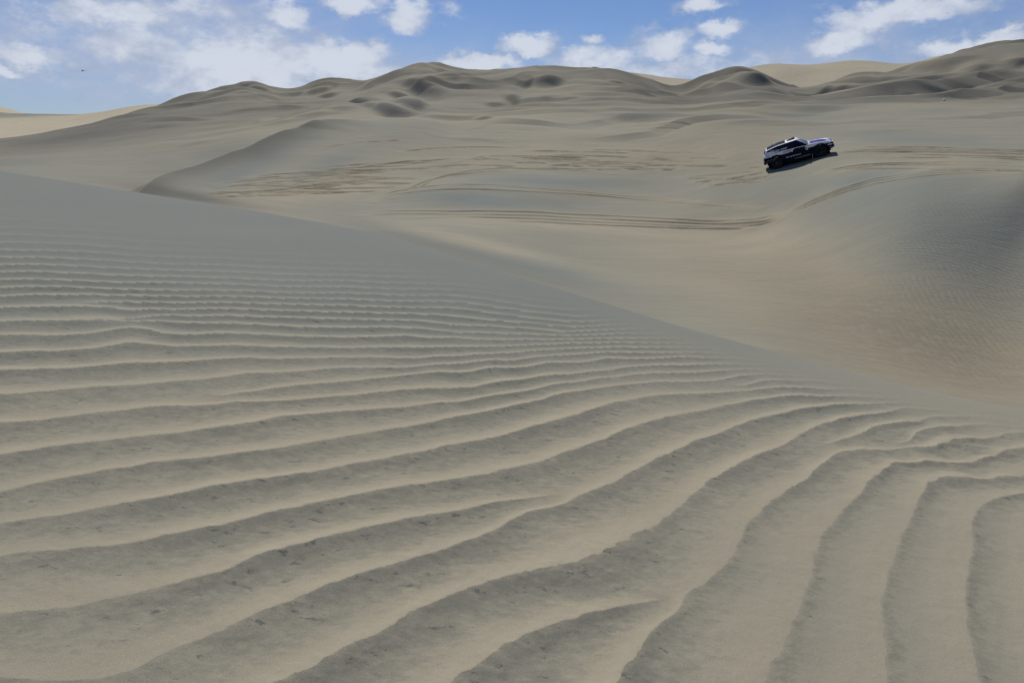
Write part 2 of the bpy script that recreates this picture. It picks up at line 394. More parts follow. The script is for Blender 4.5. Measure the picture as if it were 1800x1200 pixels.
# the spur on the left: a sharp crest with a steep flank towards the valley
spur = [(225,356,40,.4),(270,336,44,.7),(300,318,48,.85),(350,297,53,.95),(400,277,58,1.0),(450,253,64,1.05),(500,233,70,1.05),(545,220,75,.8),(600,210,79,.45),(660,204,83,0.)]
SX = np.array([float(u_of(a, b)) * c for a, b, c, e in spur]); SY = np.array([c for a, b, c, e in spur], float); SA = np.array([e for a, b, c, e in spur])
te = np.linspace(0, len(SX) - 1, 60); M_ = np.arange(len(SX))
ex_, ey_, ea_ = np.interp(te, M_, SX), np.interp(te, M_, SY), np.interp(te, M_, SA)
for _ in range(6):
    ex_[1:-1] = (ex_[:-2] + 2 * ex_[1:-1] + ex_[2:]) / 4; ey_[1:-1] = (ey_[:-2] + 2 * ey_[1:-1] + ey_[2:]) / 4
i0, i1 = np.searchsorted(Y2, [34, 96]); j0, j1 = np.searchsorted(U2, [-.95, .05])
xx, yy = X2[i0:i1, j0:j1], YY2[i0:i1, j0:j1]
best = np.full(xx.shape, 1e9); sgn = np.zeros_like(xx); am = np.zeros_like(xx)
for a in range(len(ex_) - 1):
    vx, vy_ = ex_[a + 1] - ex_[a], ey_[a + 1] - ey_[a]
    t = np.clip(((xx - ex_[a]) * vx + (yy - ey_[a]) * vy_) / (vx * vx + vy_ * vy_), 0, 1)
    qx, qy = xx - ex_[a] - t * vx, yy - ey_[a] - t * vy_
    dd = np.hypot(qx, qy); mk = dd < best
    best = np.where(mk, dd, best); sgn = np.where(mk, np.sign(qx * vy_ - qy * vx), sgn); am = np.where(mk, ea_[a] + (ea_[a + 1] - ea_[a]) * t, am)
sd_ = best * sgn                      # positive on the valley side
SPUR_SHADE = np.zeros_like(Z2); SPUR_SHADE[i0:i1, j0:j1] = np.where(sd_ > 0, np.exp(-(sd_ / 3.2) ** 2), 0) * np.clip(am, 0, 1)  # shade on the spur's valley flank, painted into the sand colour
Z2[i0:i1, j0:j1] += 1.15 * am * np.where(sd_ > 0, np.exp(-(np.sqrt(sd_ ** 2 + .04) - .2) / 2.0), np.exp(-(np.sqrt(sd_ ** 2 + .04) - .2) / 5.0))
rr_ = smooth(-.62, -.42, UU2) * .8 + .2
def slipface(x, y, Lw, seed, o):     # gentle backs, steep fronts towards the valley, broken into patches
    ph_ = y / Lw + .9 * fbm(x / (2.6 * Lw) + seed, y / (3.4 * Lw) + seed, 3) + .25 * fbm(x / (.8 * Lw), y / (1.2 * Lw) + seed, 2)
    f_ = ph_ - np.floor(ph_)
    pr_ = np.where(f_ < .26, f_ / .26, (1 - f_) / .74)
    return pr_ * np.clip(.35 + 1.5 * fbm(x / (1.9 * Lw) + 3 * seed, y / (1.7 * Lw) + 8, 3), 0, 1.2)
rise = smooth(88, 112, YY2)
Z2 += rise * rr_ * (1.75 * slipface(X2 + .35 * YY2, YY2 - .35 * X2, 17., 2.2, 3) - .65)
Z2 += rise * rr_ * 0.7 * slipface(X2 - .2 * YY2, YY2 + .25 * X2, 8.5, 5.7, 3)
Z2 += smooth(60, 75, YY2) * smooth(112, 95, YY2) * .5 * slipface(X2 + .35 * YY2, YY2 - .2 * X2, 9., 7.7, 3) * rr_
PXb, PYb = proj(X2, YY2, Z2)
Z2 -= rise * (1.5 * np.exp(-((PXb - 1520) / 110) ** 2) + 1.2 * np.exp(-((PXb - 1165) / 60) ** 2) + .8 * np.exp(-((PXb - 1285) / 40) ** 2)) * smooth(120, 140, YY2)
Z2 += far * .06 * fbm(X2 / 6, YY2 / 4, 3)
mid = smooth(30, 60, YY2)
Z2 += mid * (1 - far) * (.16 * fbm(X2 / 13 + 11, YY2 / 10, 3))
Z2 += .05 * fbm(X2 / 4.0, YY2 / 5.0, 3) * smooth(25, 45, YY2)

# wheel tracks -----------------------------------------------------
lines = []                           # (points in photo pixels, half width m, strength)
def L(pts, w=.22, s=1.0): lines.append((pts, w * .72, s))
L([(640,374),(700,371),(850,372),(1000,376),(1150,384),(1250,390),(1330,387),(1362,379)], .2, .95)
L([(625,380),(700,376),(850,378),(1000,382),(1150,390),(1260,395),(1340,391),(1365,384)], .2, .85)
L([(640,388),(800,382),(900,384),(1000,388),(1150,396),(1250,400),(1330,397),(1372,386)], .22, 1.0)
L([(850,388),(1000,393),(1150,400),(1250,403),(1320,402)], .2, .8)
L([(650,353),(690,338),(740,329),(790,325),(860,325),(900,329),(960,333),(1050,341),(1150,349),(1235,357)], .2, 1.0)
L([(655,356),(700,341),(770,334),(850,333),(900,336),(960,339),(1060,345),(1150,354),(1230,361),(1330,368)], .2, .95)
L([(690,348),(740,322),(780,310),(830,300),(880,296),(950,297),(1000,300),(1080,306)], .2, .9)
L([(720,338),(760,318),(800,308),(850,302),(900,300)], .2, .7)
L([(765,300),(800,288),(830,279),(850,276)], .2, .5)
L([(700,268),(750,262),(800,259),(870,259),(900,260)], .25, .7)
L([(640,250),(670,249),(700,247)], .35, .8); L([(560,262),(620,252),(660,248)], .25, .4)
L([(1060,228),(1120,221),(1180,217),(1230,219)], .4, .6); L([(1075,231),(1150,226),(1200,226)], .35, .45)
for k in range(40):                  # the criss-cross churned slope left of the middle
    x0 = rng.uniform(360, 620); y0 = 352 - (x0 - 360) * .12 - rng.uniform(0, 38); ln = rng.uniform(80, 260); sl = rng.uniform(-.02, .10)
    if y0 < 352 - (x0 - 330) * .55: y0 = 350 - rng.uniform(0, 14)
    pts = [(x0 + ln * t, y0 - sl * ln * t + rng.normal(0, .7) - 3 * math.sin(3.1 * t) * sl * 10) for t in np.linspace(0, 1, 6)]
    L(pts, rng.uniform(.2, .36), rng.uniform(.5, 1.1))
for k in range(34):                  # churned strip below the far slope
    x0 = rng.uniform(820, 1130); y0 = rng.uniform(262, 298); ln = rng.uniform(50, 200)
    pts = [(x0 + ln * t, y0 + rng.normal(0, .6) + (t - .5) ** 2 * 4 + t * ln * .02) for t in np.linspace(0, 1, 5)]
    L(pts, rng.uniform(.2, .4), rng.uniform(.45, 1.0))
for k in range(28):                  # the tracks leading away in front of the car
    y0 = rng.uniform(258, 300); x0 = rng.uniform(1470, 1680); ln = rng.uniform(100, 330)
    pts = [(x0 + ln * t, y0 + 7 * ((x0 + ln * t - 1620) / 180) ** 2 * .6 + rng.normal(0, .5)) for t in np.linspace(0, 1, 6)]
    L(pts, rng.uniform(.2, .4), rng.uniform(.5, 1.05))
for o_ in (0, 5, 11):
    L([(1375,378+o_*.3),(1430,352+o_*.6),(1480,332+o_*.7),(1540,314+o_*.8),(1620,303+o_*.7),(1700,298+o_*.6),(1800,299+o_*.6)], .2, .75)
L([(1440,303),(1500,292),(1560,287),(1640,286),(1720,289),(1800,294)], .2, .9)
L([(1430,308),(1500,296),(1570,290),(1660,290),(1760,295)], .18, .7)
L([(1400,242),(1480,234),(1560,230),(1620,231),(1680,236),(1750,240),(1800,246)], .28, .7)
L([(1480,236),(1600,233),(1700,240),(1790,248)], .3, .5)
L([(1215,322),(1290,314),(1345,303)], .25, .9); L([(1240,328),(1310,320),(1360,308)], .25, .7)
L([(1195,313),(1260,315),(1310,317),(1345,310)], .2, .7); L([(1250,317),(1300,321),(1335,322)], .2, .6)
L([(1200,312),(1290,306),(1340,300)], .2, .4); L([(1130,281),(1160,279),(1180,282)], .4, .9); L([(1300,296),(1340,294)], .2, .6)
TR = np.zeros_like(Z2); DEP = np.zeros_like(Z2); DIST = np.zeros_like(Z2)
for pts, w_, s_ in lines:
    tt = np.arange(len(pts)); te = np.linspace(0, len(pts) - 1, (len(pts) - 1) * 7 + 1)
    ex = np.interp(te, tt, [p[0] for p in pts]); ey = np.interp(te, tt, [p[1] for p in pts])
    H = [first_hit(a, b) for a, b in zip(ex, ey)]
    H = [h for h in H if h is not None]
    # walk the ground line; smooth it so that a bump in the ground does not kink it
    hx = np.array([h[0] for h in H]); hy = np.array([h[1] for h in H])
    if len(hx) < 4: continue
    for _ in range(3):
        hy[1:-1] = (hy[:-2] + 2 * hy[1:-1] + hy[2:]) / 4
    tl = np.linspace(0, 1, len(hx)); TAPER = smooth(0, .14, tl) * smooth(1, .86, tl) * np.clip(.75 + .9 * fbm(tl * 7 + w_ * 91, tl * 0 + s_ * 37, 3), .15, 1.1)
    for a in range(len(hx) - 1):
        ax, ay, bx, by = hx[a], hy[a], hx[a + 1], hy[a + 1]
        if abs(by - ay) > 9: continue
        ry = 3 * w_ + .3
        i0, i1 = np.searchsorted(Y2, [min(ay, by) - ry, max(ay, by) + ry])
        ym = max((ay + by) / 2, 8)
        ul = min(ax / ay, bx / by) - ry / ym; uh = max(ax / ay, bx / by) + ry / ym
        j0, j1 = np.searchsorted(U2, [ul, uh])
        if i1 <= i0 or j1 <= j0: continue
        xx = X2[i0:i1, j0:j1]; yy = YY2[i0:i1, j0:j1]
        vx, vy_ = bx - ax, by - ay; L2_ = vx * vx + vy_ * vy_ + 1e-9
        t = np.clip(((xx - ax) * vx + (yy - ay) * vy_) / L2_, 0, 1)
        dd = np.hypot(xx - ax - t * vx, yy - ay - t * vy_)
        endf = s_ * TAPER[a] 
        g_ = np.exp(-(dd / w_) ** 2) * endf
        TR[i0:i1, j0:j1] = np.maximum(TR[i0:i1, j0:j1], g_)
        DIST[i0:i1, j0:j1] = np.maximum(DIST[i0:i1, j0:j1], np.exp(-(dd / (2.4 * w_)) ** 2) * s_)
Z2 += -.09 * TR + .05 * np.clip(DIST - TR, 0, 1)
PX2, PY2 = proj(X2, YY2, Z2)

# grain colour: wind-sorted grey sand versus freshly blown warm sand
def blob(cx, cy, rx, ry, rot=0.0):
    c, s = math.cos(R(rot)), math.sin(R(rot))
    a = (PX2 - cx) * c + (PY2 - cy) * s; b = -(PX2 - cx) * s + (PY2 - cy) * c
    return np.exp(-(a / rx) ** 2 - (b / ry) ** 2)
G = .38 + .20 * fbm(X2 / 15, YY2 / 15 + 7, 4)
for c_ in [(1700,400,220,95,0,.62),(1540,345,140,40,-18,.35),(950,318,170,12,2,.6),(840,350,150,15,3,.7),(560,300,110,16,-24,.45),(430,300,130,20,-28,.5),(1600,245,180,10,4,.35),(1500,318,60,10,-10,.4),
           (1440,195,90,14,-6,.5),(1130,200,90,10,-8,.4),(1030,370,150,10,4,.2),(760,420,200,22,13,.6),(960,470,140,22,17,.45),(700,190,80,18,0,.3),(150,250,200,30,-15,.3)]:
    G = G + c_[5] * blob(*c_[:5])
for c_ in [(560,335,190,22,-8,.55),(1000,275,220,22,0,.45),(1050,390,300,12,2,.4),(840,428,130,10,11,.7),(1600,280,200,18,0,.45),(1250,430,250,70,10,.25),(1600,610,260,90,15,.6),(1400,520,200,80,20,.35),(1330,240,120,40,0,.3),(900,205,150,25,0,.2)]:
    G = G - c_[5] * blob(*c_[:5])
G = np.clip(G - .4 * DIST, 0, 1)
PALE_ = .45 * blob(830, 428, 190, 13, 13) + .25 * blob(1000, 400, 330, 10, 3) + .15 * blob(560, 330, 180, 25, -8) + .18 * blob(950, 245, 200, 25, -4)
# fine wind ripples on the right-hand dune face, standing across its slope
Z2 += .006 * np.sin(2 * np.pi * ((YY2 * .9 + X2 * .35) / .24 + .9 * fbm(X2 * .5, YY2 * .5, 3) + .2 * fbm(X2 * 2.5, YY2 * 2.5, 2))) * smooth(38, 24, YY2) * np.clip(.5 + 1.2 * fbm(X2 * .2, YY2 * .2, 3), 0, 1)
fm = np.clip(blob(1720, 470, 210, 150) * 1.5, 0, 1) * smooth(45, 30, YY2) * smooth(300, 360, PY2)
ph = (X2 * 1.0 - YY2 * .28 + .35 * Z2) / .21 + .9 * fbm(X2 * .4, YY2 * .4, 3) + .3 * fbm(X2 * 1.8, YY2 * 1.8, 2)
sw = np.sin(2 * np.pi * ph)
Z2 += fm * .0065 * (sw + .25 * np.sin(4 * np.pi * ph + 1)) * np.clip(.7 + .8 * fbm(X2 * .35 + 3, YY2 * .35, 2), 0, 1.4)

C2 = far * np.clip(.36 + .42 * fbm(X2 / 30 + 9, YY2 / 20, 4), 0, 1) + .42 * blob(1740, 120, 130, 55) + .13 * blob(1700, 400, 190, 85) + .25 * blob(1230, 170, 160, 30) + .42 * blob(140, 228, 330, 26, -14)  # left flank's shade, with darker hill tone, put into the sand colour
C2 = C2 + 1.0 * SPUR_SHADE + 1.0 * blob(335, 346, 115, 10, 9) + .35 * blob(760, 428, 240, 20, 17) - .35 * blob(700, 175, 70, 12, 0)  # spur shade painted in, and a darker strip beyond the near brink
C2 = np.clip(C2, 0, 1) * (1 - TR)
TR = np.maximum(TR, np.clip(.42 * blob(1620, 600, 250, 85, 18) + .22 * blob(1290, 240, 130, 50) + .14 * blob(1150, 280, 60, 14), 0, 1))
cut = int(np.searchsorted(Y2, 84.0))
valley = grid_mesh('dune_slope', X2[:cut + 1], YY2[:cut + 1], Z2[:cut + 1], {'grey': G[:cut + 1], 'track': TR[:cut + 1], 'coarse_shade': C2[:cut + 1], 'pale': PALE_[:cut + 1]}, SAND_FAR)
sl = np.r_[cut:len(Y2):2] if False else np.arange(cut, len(Y2))
hills = grid_mesh('hills', X2[sl], YY2[sl], Z2[sl], {'grey': np.clip(G[sl] - .25, 0, 1), 'track': TR[sl] * .8, 'coarse_shade': C2[sl]}, SAND_FAR)

# ================================================================== FAR PALE DUNES
fcols = {
 -700: [(300,262),(450,228),(600,210),(900,215),(1200,235)], -300: [(300,262),(450,222),(600,204),(900,205),(1200,230)],
 0: [(300,262),(380,243),(480,228),(560,212),(640,199),(680,197),(760,212),(900,196),(1000,188),(1100,196),(1200,215)],
 60: [(300,262),(400,234),(480,222),(560,209),(640,199),(700,206),(900,214),(1000,205),(1200,225)],
 130: [(300,260),(400,226),(480,213),(560,203),(620,201),(700,210),(900,225)],
 240: [(300,255),(400,214),(480,195),(540,187),(600,191),(800,215),(1200,235)],
 310: [(300,250),(400,205),(500,188),(560,184),(650,192)],
 450: [(300,240),(560,186),(700,200),(1200,230)], 700: [(300,220),(560,180),(1200,220)],
 1000: [(300,215),(500,152),(700,165)], 1090: [(300,205),(500,136),(560,128),(700,145)], 1150: [(300,195),(500,139),(560,133),(700,145)],
 1210: [(300,195),(450,150),(560,140),(700,150),(1200,200)], 1260: [(300,185),(450,146),(520,138),(700,150)],
 1310: [(300,185),(380,142),(450,121),(520,130),(700,160)], 1365: [(300,180),(380,130),(450,112),(520,122)],
 1420: [(300,175),(380,131),(450,114),(520,124)], 1480: [(300,170),(380,126),(450,107),(520,118),(900,160)],
 1540: [(300,165),(450,108),(520,118)], 1600: [(300,165),(450,112),(520,122)], 1640: [(300,160),(450,102),(520,112)],
 1800: [(300,150),(450,100),(700,130),(1200,180)], 2200: [(300,160),(450,110),(1200,180)],
}
fp, fv = [], []
for px, prof_ in fcols.items():
    for Yv, py in prof_:
        fp.append((float(u_of(px, py)), .42 * math.log(Yv))); fv.append(float(m_of(py)))
t3 = TPS(fp, fv, 2e-6)
U3 = np.linspace(-1.5, 1.5, 620); Y3 = np.exp(np.linspace(math.log(285), math.log(1250), 260))
UU3, YY3 = np.meshgrid(U3, Y3)
X3 = UU3 * YY3
Z3 = t3(UU3, .42 * np.log(YY3)) * YY3 + 1.6 * fbm(X3 / 70, YY3 / 60, 4)
lowd = smooth(560, 600, YY3) * smooth(.5, .6, -UU3)
far_o = grid_mesh('far_dunes', X3, YY3, Z3, {'grey': .15 + .6 * lowd, 'pale': np.clip(1 - .9 * lowd * smooth(900, 750, YY3) - .5 * smooth(-.1, .1, UU3), 0, 1)}, SAND_FAR)  # paler sand colour stands in for sunlight on these dunes

# the open desert floor under everything, out to the horizon
me = bpy.data.meshes.new('ground'); bm = bmesh.new()
bmesh.ops.create_circle(bm, cap_ends=True, segments=96, radius=9000)
bm.to_mesh(me); bm.free(); me.materials.append(SAND_FAR)
go = bpy.data.objects.new('ground', me); COL.objects.link(go); go.location = (0, 0, -16); go['kind'] = 'structure'

def zat(x, y):
    i = np.clip(np.searchsorted(Y2, y), 1, len(Y2) - 1); j = np.clip(np.searchsorted(U2, x / y), 1, len(U2) - 1)
    ty = (y - Y2[i - 1]) / (Y2[i] - Y2[i - 1]); tu = (x / y - U2[j - 1]) / (U2[j] - U2[j - 1])
    return float((Z2[i-1, j-1] * (1 - tu) + Z2[i-1, j] * tu) * (1 - ty) + (Z2[i, j-1] * (1 - tu) + Z2[i, j] * tu) * ty)

# ================================================================== THINGS
def paint(name, col, rough=.35, metal=0.0, dirt=.35, coat=.0):
    m, g, b = new_mat(name)
    tc = g.n('ShaderNodeTexCoord').outputs['Object']
    n1 = g.noise(tc, 3.5, 5, .65)
    c = g.mix(g.step(n1, .50, .80, 0, dirt), (*col, 1), (.30, .25, .19, 1))
    g.l.new(c, b.inputs['Base Color'])
    g.put(b.inputs['Roughness'], g.step(n1, .3, .75, rough, min(1, rough + .35)))
    b.inputs['Metallic'].default_value = metal; b.inputs['Coat Weight'].default_value = coat
    return m
M_WHITE = paint('white_paint', (.80, .81, .84), .30, coat=.3)
M_BLACK = paint('black_paint', (.005, .007, .018), .45, dirt=.02)
M_BLUE = paint('blue_paint', (.006, .012, .24), .5, dirt=.0)
M_GLASS = paint('dark_glass', (.006, .008, .022), .28, dirt=.06)
M_GLASS.node_tree.nodes['Principled BSDF'].inputs['Specular IOR Level'].default_value = .2
M_NAVY = paint('navy_trim', (.006, .010, .045), .7, dirt=.02)
M_SCREEN = paint('windscreen_glass', (.10, .16, .24), .08, dirt=.2)
M_RUBBER = paint('rubber', (.008, .008, .008), .9, dirt=.04)
M_RIM = paint('rim_metal', (.05, .05, .055), .4, .7, dirt=.15)
M_TRIM = paint('grey_trim', (.32, .33, .36), .45, dirt=.25)
M_LAMP = paint('lamp_lens', (.80, .84, .90), .15, dirt=.1)
M_RED = paint('red_lens', (.30, .012, .012), .2, dirt=.15)
M_PINK = paint('faded_red_print', (.50, .30, .32), .4, dirt=.15)
M_DARKHELI = paint('dark_green_hull', (.035, .045, .05), .5, dirt=.1)
M_STONE = paint('pale_stone', (.78, .76, .72), .8, dirt=.2)

for m_ in (M_BLUE, M_BLACK, M_NAVY): m_.node_tree.nodes['Principled BSDF'].inputs['Specular IOR Level'].default_value = .12

def link(name, bm, mat, parent=None, bevel=0.0, smooth_=False):
    me = bpy.data.meshes.new(name)
    bmesh.ops.recalc_face_normals(bm, faces=bm.faces)
    bm.to_mesh(me); bm.free()
    for m in (mat if isinstance(mat, (list, tuple)) else [mat]): me.materials.append(m)
    if smooth_: me.polygons.foreach_set('use_smooth', np.ones(len(me.polygons), bool))
    o = bpy.data.objects.new(name, me); COL.objects.link(o); o.parent = parent
    if bevel:
        b = o.modifiers.new('bevel', 'BEVEL'); b.width = bevel; b.segments = 3; b.limit_method = 'ANGLE'; b.angle_limit = R(28)
    return o
def empty(name, label, cat):
    o = bpy.data.objects.new(name, None); COL.objects.link(o); o.empty_display_size = .2
    o['label'] = label; o['category'] = cat; o['kind'] = 'thing'
    return o
def prism(bm, pts, off, mi=0):       # polygon pts (3-D) thickened by the vector off
    off = Vector(off)
    a = [bm.verts.new(p) for p in pts]; b = [bm.verts.new(Vector(p) + off) for p in pts]
    n = len(pts)
    fs = [bm.faces.new(a), bm.faces.new(b[::-1])]
    for i in range(n): fs.append(bm.faces.new((a[i], b[i], b[(i + 1) % n], a[(i + 1) % n])))
    for f in fs: f.material_index = mi
    return fs
def box(bm, c, s, mi=0):
    x, y, z = c; a, b, d = s[0] / 2, s[1] / 2, s[2] / 2
    prism(bm, [(x - a, y - b, z - d), (x + a, y - b, z - d), (x + a, y + b, z - d), (x - a, y + b, z - d)], (0, 0, 2 * d), mi)
def lathe(bm, prof_, seg, axis_='y', c=(0, 0, 0)):   # (radius, offset along the axis)
    ring = []
    for k in range(seg):
        t = 2 * math.pi * k / seg
        row = []
        for r, h in prof_:
            p = (r * math.cos(t), h, r * math.sin(t)) if axis_ == 'y' else ((h, r * math.cos(t), r * math.sin(t)) if axis_ == 'x' else (r * math.cos(t), r * math.sin(t), h))
            row.append(bm.verts.new((p[0] + c[0], p[1] + c[1], p[2] + c[2])))
        ring.append(row)
    for k in range(seg):
        a, b = ring[k], ring[(k + 1) % seg]
        for i in range(len(prof_) - 1):
            bm.faces.new((a[i], a[i + 1], b[i + 1], b[i]))
    return ring
def rod(bm, p, q, r0, r1=None, seg=8):
    p, q = Vector(p), Vector(q); r1 = r0 if r1 is None else r1
    z = (q - p).normalized(); x = z.orthogonal().normalized(); y = z.cross(x)
    A = [bm.verts.new(p + (x * math.cos(2 * math.pi * k / seg) + y * math.sin(2 * math.pi * k / seg)) * r0) for k in range(seg)]
    B = [bm.verts.new(q + (x * math.cos(2 * math.pi * k / seg) + y * math.sin(2 * math.pi * k / seg)) * r1) for k in range(seg)]
    for k in range(seg): bm.faces.new((A[k], A[(k + 1) % seg], B[(k + 1) % seg], B[k]))
    bm.faces.new(A[::-1]); bm.faces.new(B)

# ---------------------------------------------------------------- rally car (x forward, y to its left)
car = empty('rally_car', 'white, blue and black off-road rally car climbing the sandy slope nose up', 'rally car')
AX = (1.43, -1.42); WR = .39; ARCH = .56
def arch(cx):
    return [(cx + ARCH * math.cos(t), .45 + ARCH * math.sin(t)) for t in np.linspace(R(8), R(172), 15)]
outline = [(-2.02, .60), (-2.17, .66), (-2.22, .86), (-2.21, 1.10), (-2.17, 1.17), (-1.2, 1.22), (-.2, 1.23), (.72, 1.22), (1.3, 1.19), (1.9, 1.11), (2.12, 1.05), (2.24, .96), (2.27, .82), (2.22, .66), (2.06, .60)]
outline += arch(AX[0]) + [(.84, .43), (-.80, .43)] + arch(AX[1])
bm = bmesh.new()
WB = .93
def yw(x, z):                        # half width of the body: tucks in at the nose, tail, sill and belt
    w_ = WB - .05 * max(0, (x - 1.3)) ** 1.5 * 2.2 - .03 * max(0, -x - 1.5) * 1.6
    return w_ - .05 * abs(z - .85) ** 1.5
ngA = [bm.verts.new((x, -yw(x, z), z)) for x, z in outline]; ngB = [bm.verts.new((x, yw(x, z), z)) for x, z in outline]
fa = bm.faces.new(ngA); fb = bm.faces.new(ngB[::-1]); n_ = len(outline)
for i in range(n_): bm.faces.new((ngA[i], ngB[i], ngB[(i + 1) % n_], ngA[(i + 1) % n_]))
bmesh.ops.triangulate(bm, faces=[fa, fb])
bmesh.ops.bisect_plane(bm, geom=bm.verts[:] + bm.edges[:] + bm.faces[:], plane_co=(0, 0, 1.0), plane_no=(.012, 0, 1))
for f in bm.faces:
    c_ = f.calc_center_median()
    f.material_index = 0 if c_.z + .012 * c_.x > 1.0 else 1
body = link('body', bm, [M_WHITE, M_BLACK], car, .035)

# cabin shell
base = {-2.17: (1.165, .86), -1.2: (1.215, .90), 0.0: (1.225, .90), .78: (1.205, .84)}
roof = {-1.99: (1.62, .70), -1.2: (1.785, .71), 0.0: (1.85, .68)}
bm = bmesh.new()
Bk = sorted(base); Rk = [-1.99, -1.2, 0.0, 0.06]
roofz = {-1.99: (1.50, .74), -1.2: (1.655, .75), 0.0: (1.725, .72), .06: (1.715, .70)}
bl = [bm.verts.new((x, -base[x][1], base[x][0])) for x in Bk]; br = [bm.verts.new((x, base[x][1], base[x][0])) for x in Bk]
rl = [bm.verts.new((x, -roofz[x][1], roofz[x][0])) for x in Rk]; rr = [bm.verts.new((x, roofz[x][1], roofz[x][0])) for x in Rk]
rc = [bm.verts.new((x + .02, 0, roofz[x][0] + .02)) for x in Rk]
for i in range(3):
    bm.faces.new((bl[i], bl[i + 1], rl[i + 1], rl[i])); bm.faces.new((br[i + 1], br[i], rr[i], rr[i + 1]))
    bm.faces.new((rl[i], rl[i + 1], rc[i + 1], rc[i])); bm.faces.new((rc[i], rc[i + 1], rr[i + 1], rr[i]))
bm.faces.new((bl[3], br[3], rr[3], rc[3], rl[3])); bm.faces.new((br[0], bl[0], rl[0], rc[0], rr[0])); bm.faces.new(bl[::-1] + br)
cabin = link('cabin', bm, M_WHITE, car, .03)
def side_pt(x, t, s, out=.008):      # point on the cabin's side, t from belt (0) to roof (1), s = -1 right / +1 left
    bz = np.interp(x, Bk, [base[k][0] for k in Bk]); by = np.interp(x, Bk, [base[k][1] for k in Bk])
    rz = np.interp(x, Rk, [roofz[k][0] for k in Rk]); ry = np.interp(x, Rk, [roofz[k][1] for k in Rk])
    return Vector((x, s * (by + (ry - by) * t + out + (.02 if x > .01 else 0)), bz + (rz - bz) * t))
def side_plate(name, pts, mat, parent, out=.008, th=.012, sides=(-1, 1), dense=1):
    for s in sides:
        bm = bmesh.new()
        prism(bm, [side_pt(x, t, s, out) for x, t in pts], (0, -s * th, 0))
        o = link(name, bm, mat, parent)
    return o
glass = {}
for s in (-1, 1):
    for nm, pts in (('quarter_window', [(-1.94, .70), (-1.22, .20), (-1.22, .86), (-1.72, .85)]), ('side_window', [(-1.18, .19), (-.36, .05), (-.36, .86), (-1.18, .86)]), ('front_window', [(-.32, .05), (.60, .05), (.10, .80), (-.02, .86), (-.32, .86)])):
        bm = bmesh.new(); prism(bm, [side_pt(x, t, s) for x, t in pts], (0, -s * .012, 0))
        glass[nm, s] = link(nm, bm, M_GLASS, car)
    bm = bmesh.new()                 # black pillar between roof edge and door mirror
    prism(bm, [side_pt(x, t, s, .004) for x, t in [(-.03, .97), (.04, .96), (.74, .02), (.62, .01), (-.03, .02)]], (0, -s * .010, 0))
    link('windscreen_pillar', bm, M_BLACK, car)
    bm = bmesh.new()
    top = [(-1.97, .78), (-1.78, .95), (-1.5, .97), (-1.2, .97), (-.6, .97), (-.02, .97)]; bot = [(-1.97, .66), (-1.78, .53), (-1.5, .34), (-1.2, .13), (-.6, .04), (-.02, .01)]
    P_ = [[bm.verts.new(side_pt(x, t, s, o_)) for x, t in ln] for ln in (top, bot) for o_ in (.004, -.012)]
    for k in range(5):
        bm.faces.new((P_[0][k], P_[0][k + 1], P_[2][k + 1], P_[2][k])); bm.faces.new((P_[1][k], P_[3][k], P_[3][k + 1], P_[1][k + 1]))
        bm.faces.new((P_[0][k], P_[1][k], P_[1][k + 1], P_[0][k + 1])); bm.faces.new((P_[2][k], P_[2][k + 1], P_[3][k + 1], P_[3][k]))
    bm.faces.new((P_[0][0], P_[2][0], P_[3][0], P_[1][0])); bm.faces.new((P_[0][5], P_[1][5], P_[3][5], P_[2][5]))
    link('window_surround', bm, M_NAVY, car)
    # white lettering across the rear windows, too small to read
    bm = bmesh.new(); x = -1.70
    for k, wd_ in enumerate([.07, .06, .07, .06, 0, .07, .05, .07, .08, 0, .06, .07, .07, .05, .07, .06]):
        if wd_: prism(bm, [side_pt(a, t + (-1.22 - min(a, -1.22)) * .62 + .0, s, .011) for a, t in [(x, .24), (x + wd_ * .72, .24), (x + wd_ * .72, .40 + .03 * (k % 3 == 0)), (x, .40)]], (0, -s * .006, 0))
        x += wd_ + .004 if wd_ else .06
        if (not wd_ or k == 15) and len(bm.verts):
            link('lettering', bm, M_WHITE, glass['quarter_window' if x < -1.2 else 'side_window', s]); bm = bmesh.new()
bm = bmesh.new()
wt, wb = (.075, 1.70), (.765, 1.24)
nrm = Vector((wt[1] - wb[1], 0, wb[0] - wt[0])).normalized()
def ws_pt(t, y): return Vector((wb[0] + (wt[0] - wb[0]) * t, y, wb[1] + (wt[1] - wb[1]) * t)) + nrm * .012
prism(bm, [ws_pt(.03, -.76), ws_pt(.03, .76), ws_pt(.90, .60), ws_pt(.90, -.60)], -nrm * .012)
ws = link('windscreen', bm, M_SCREEN, car)
bm = bmesh.new(); prism(bm, [ws_pt(.905, -.60) , ws_pt(.905, .60), ws_pt(1.02, .59), ws_pt(1.02, -.59)], -nrm * .010)
link('sun_strip', bm, M_WHITE, car)
bm = bmesh.new(); rod(bm, ws_pt(.02, -.35) + nrm * .02, ws_pt(.55, -.05) + nrm * .02, .012, .008); link('wiper', bm, M_RUBBER, car)
bm = bmesh.new()
prism(bm, [(-2.15, -.72, 1.24), (-2.15, .72, 1.24), (-2.06, .62, 1.44), (-2.06, -.62, 1.44)], (-.012, 0, -.004)); link('rear_window', bm, M_GLASS, car)
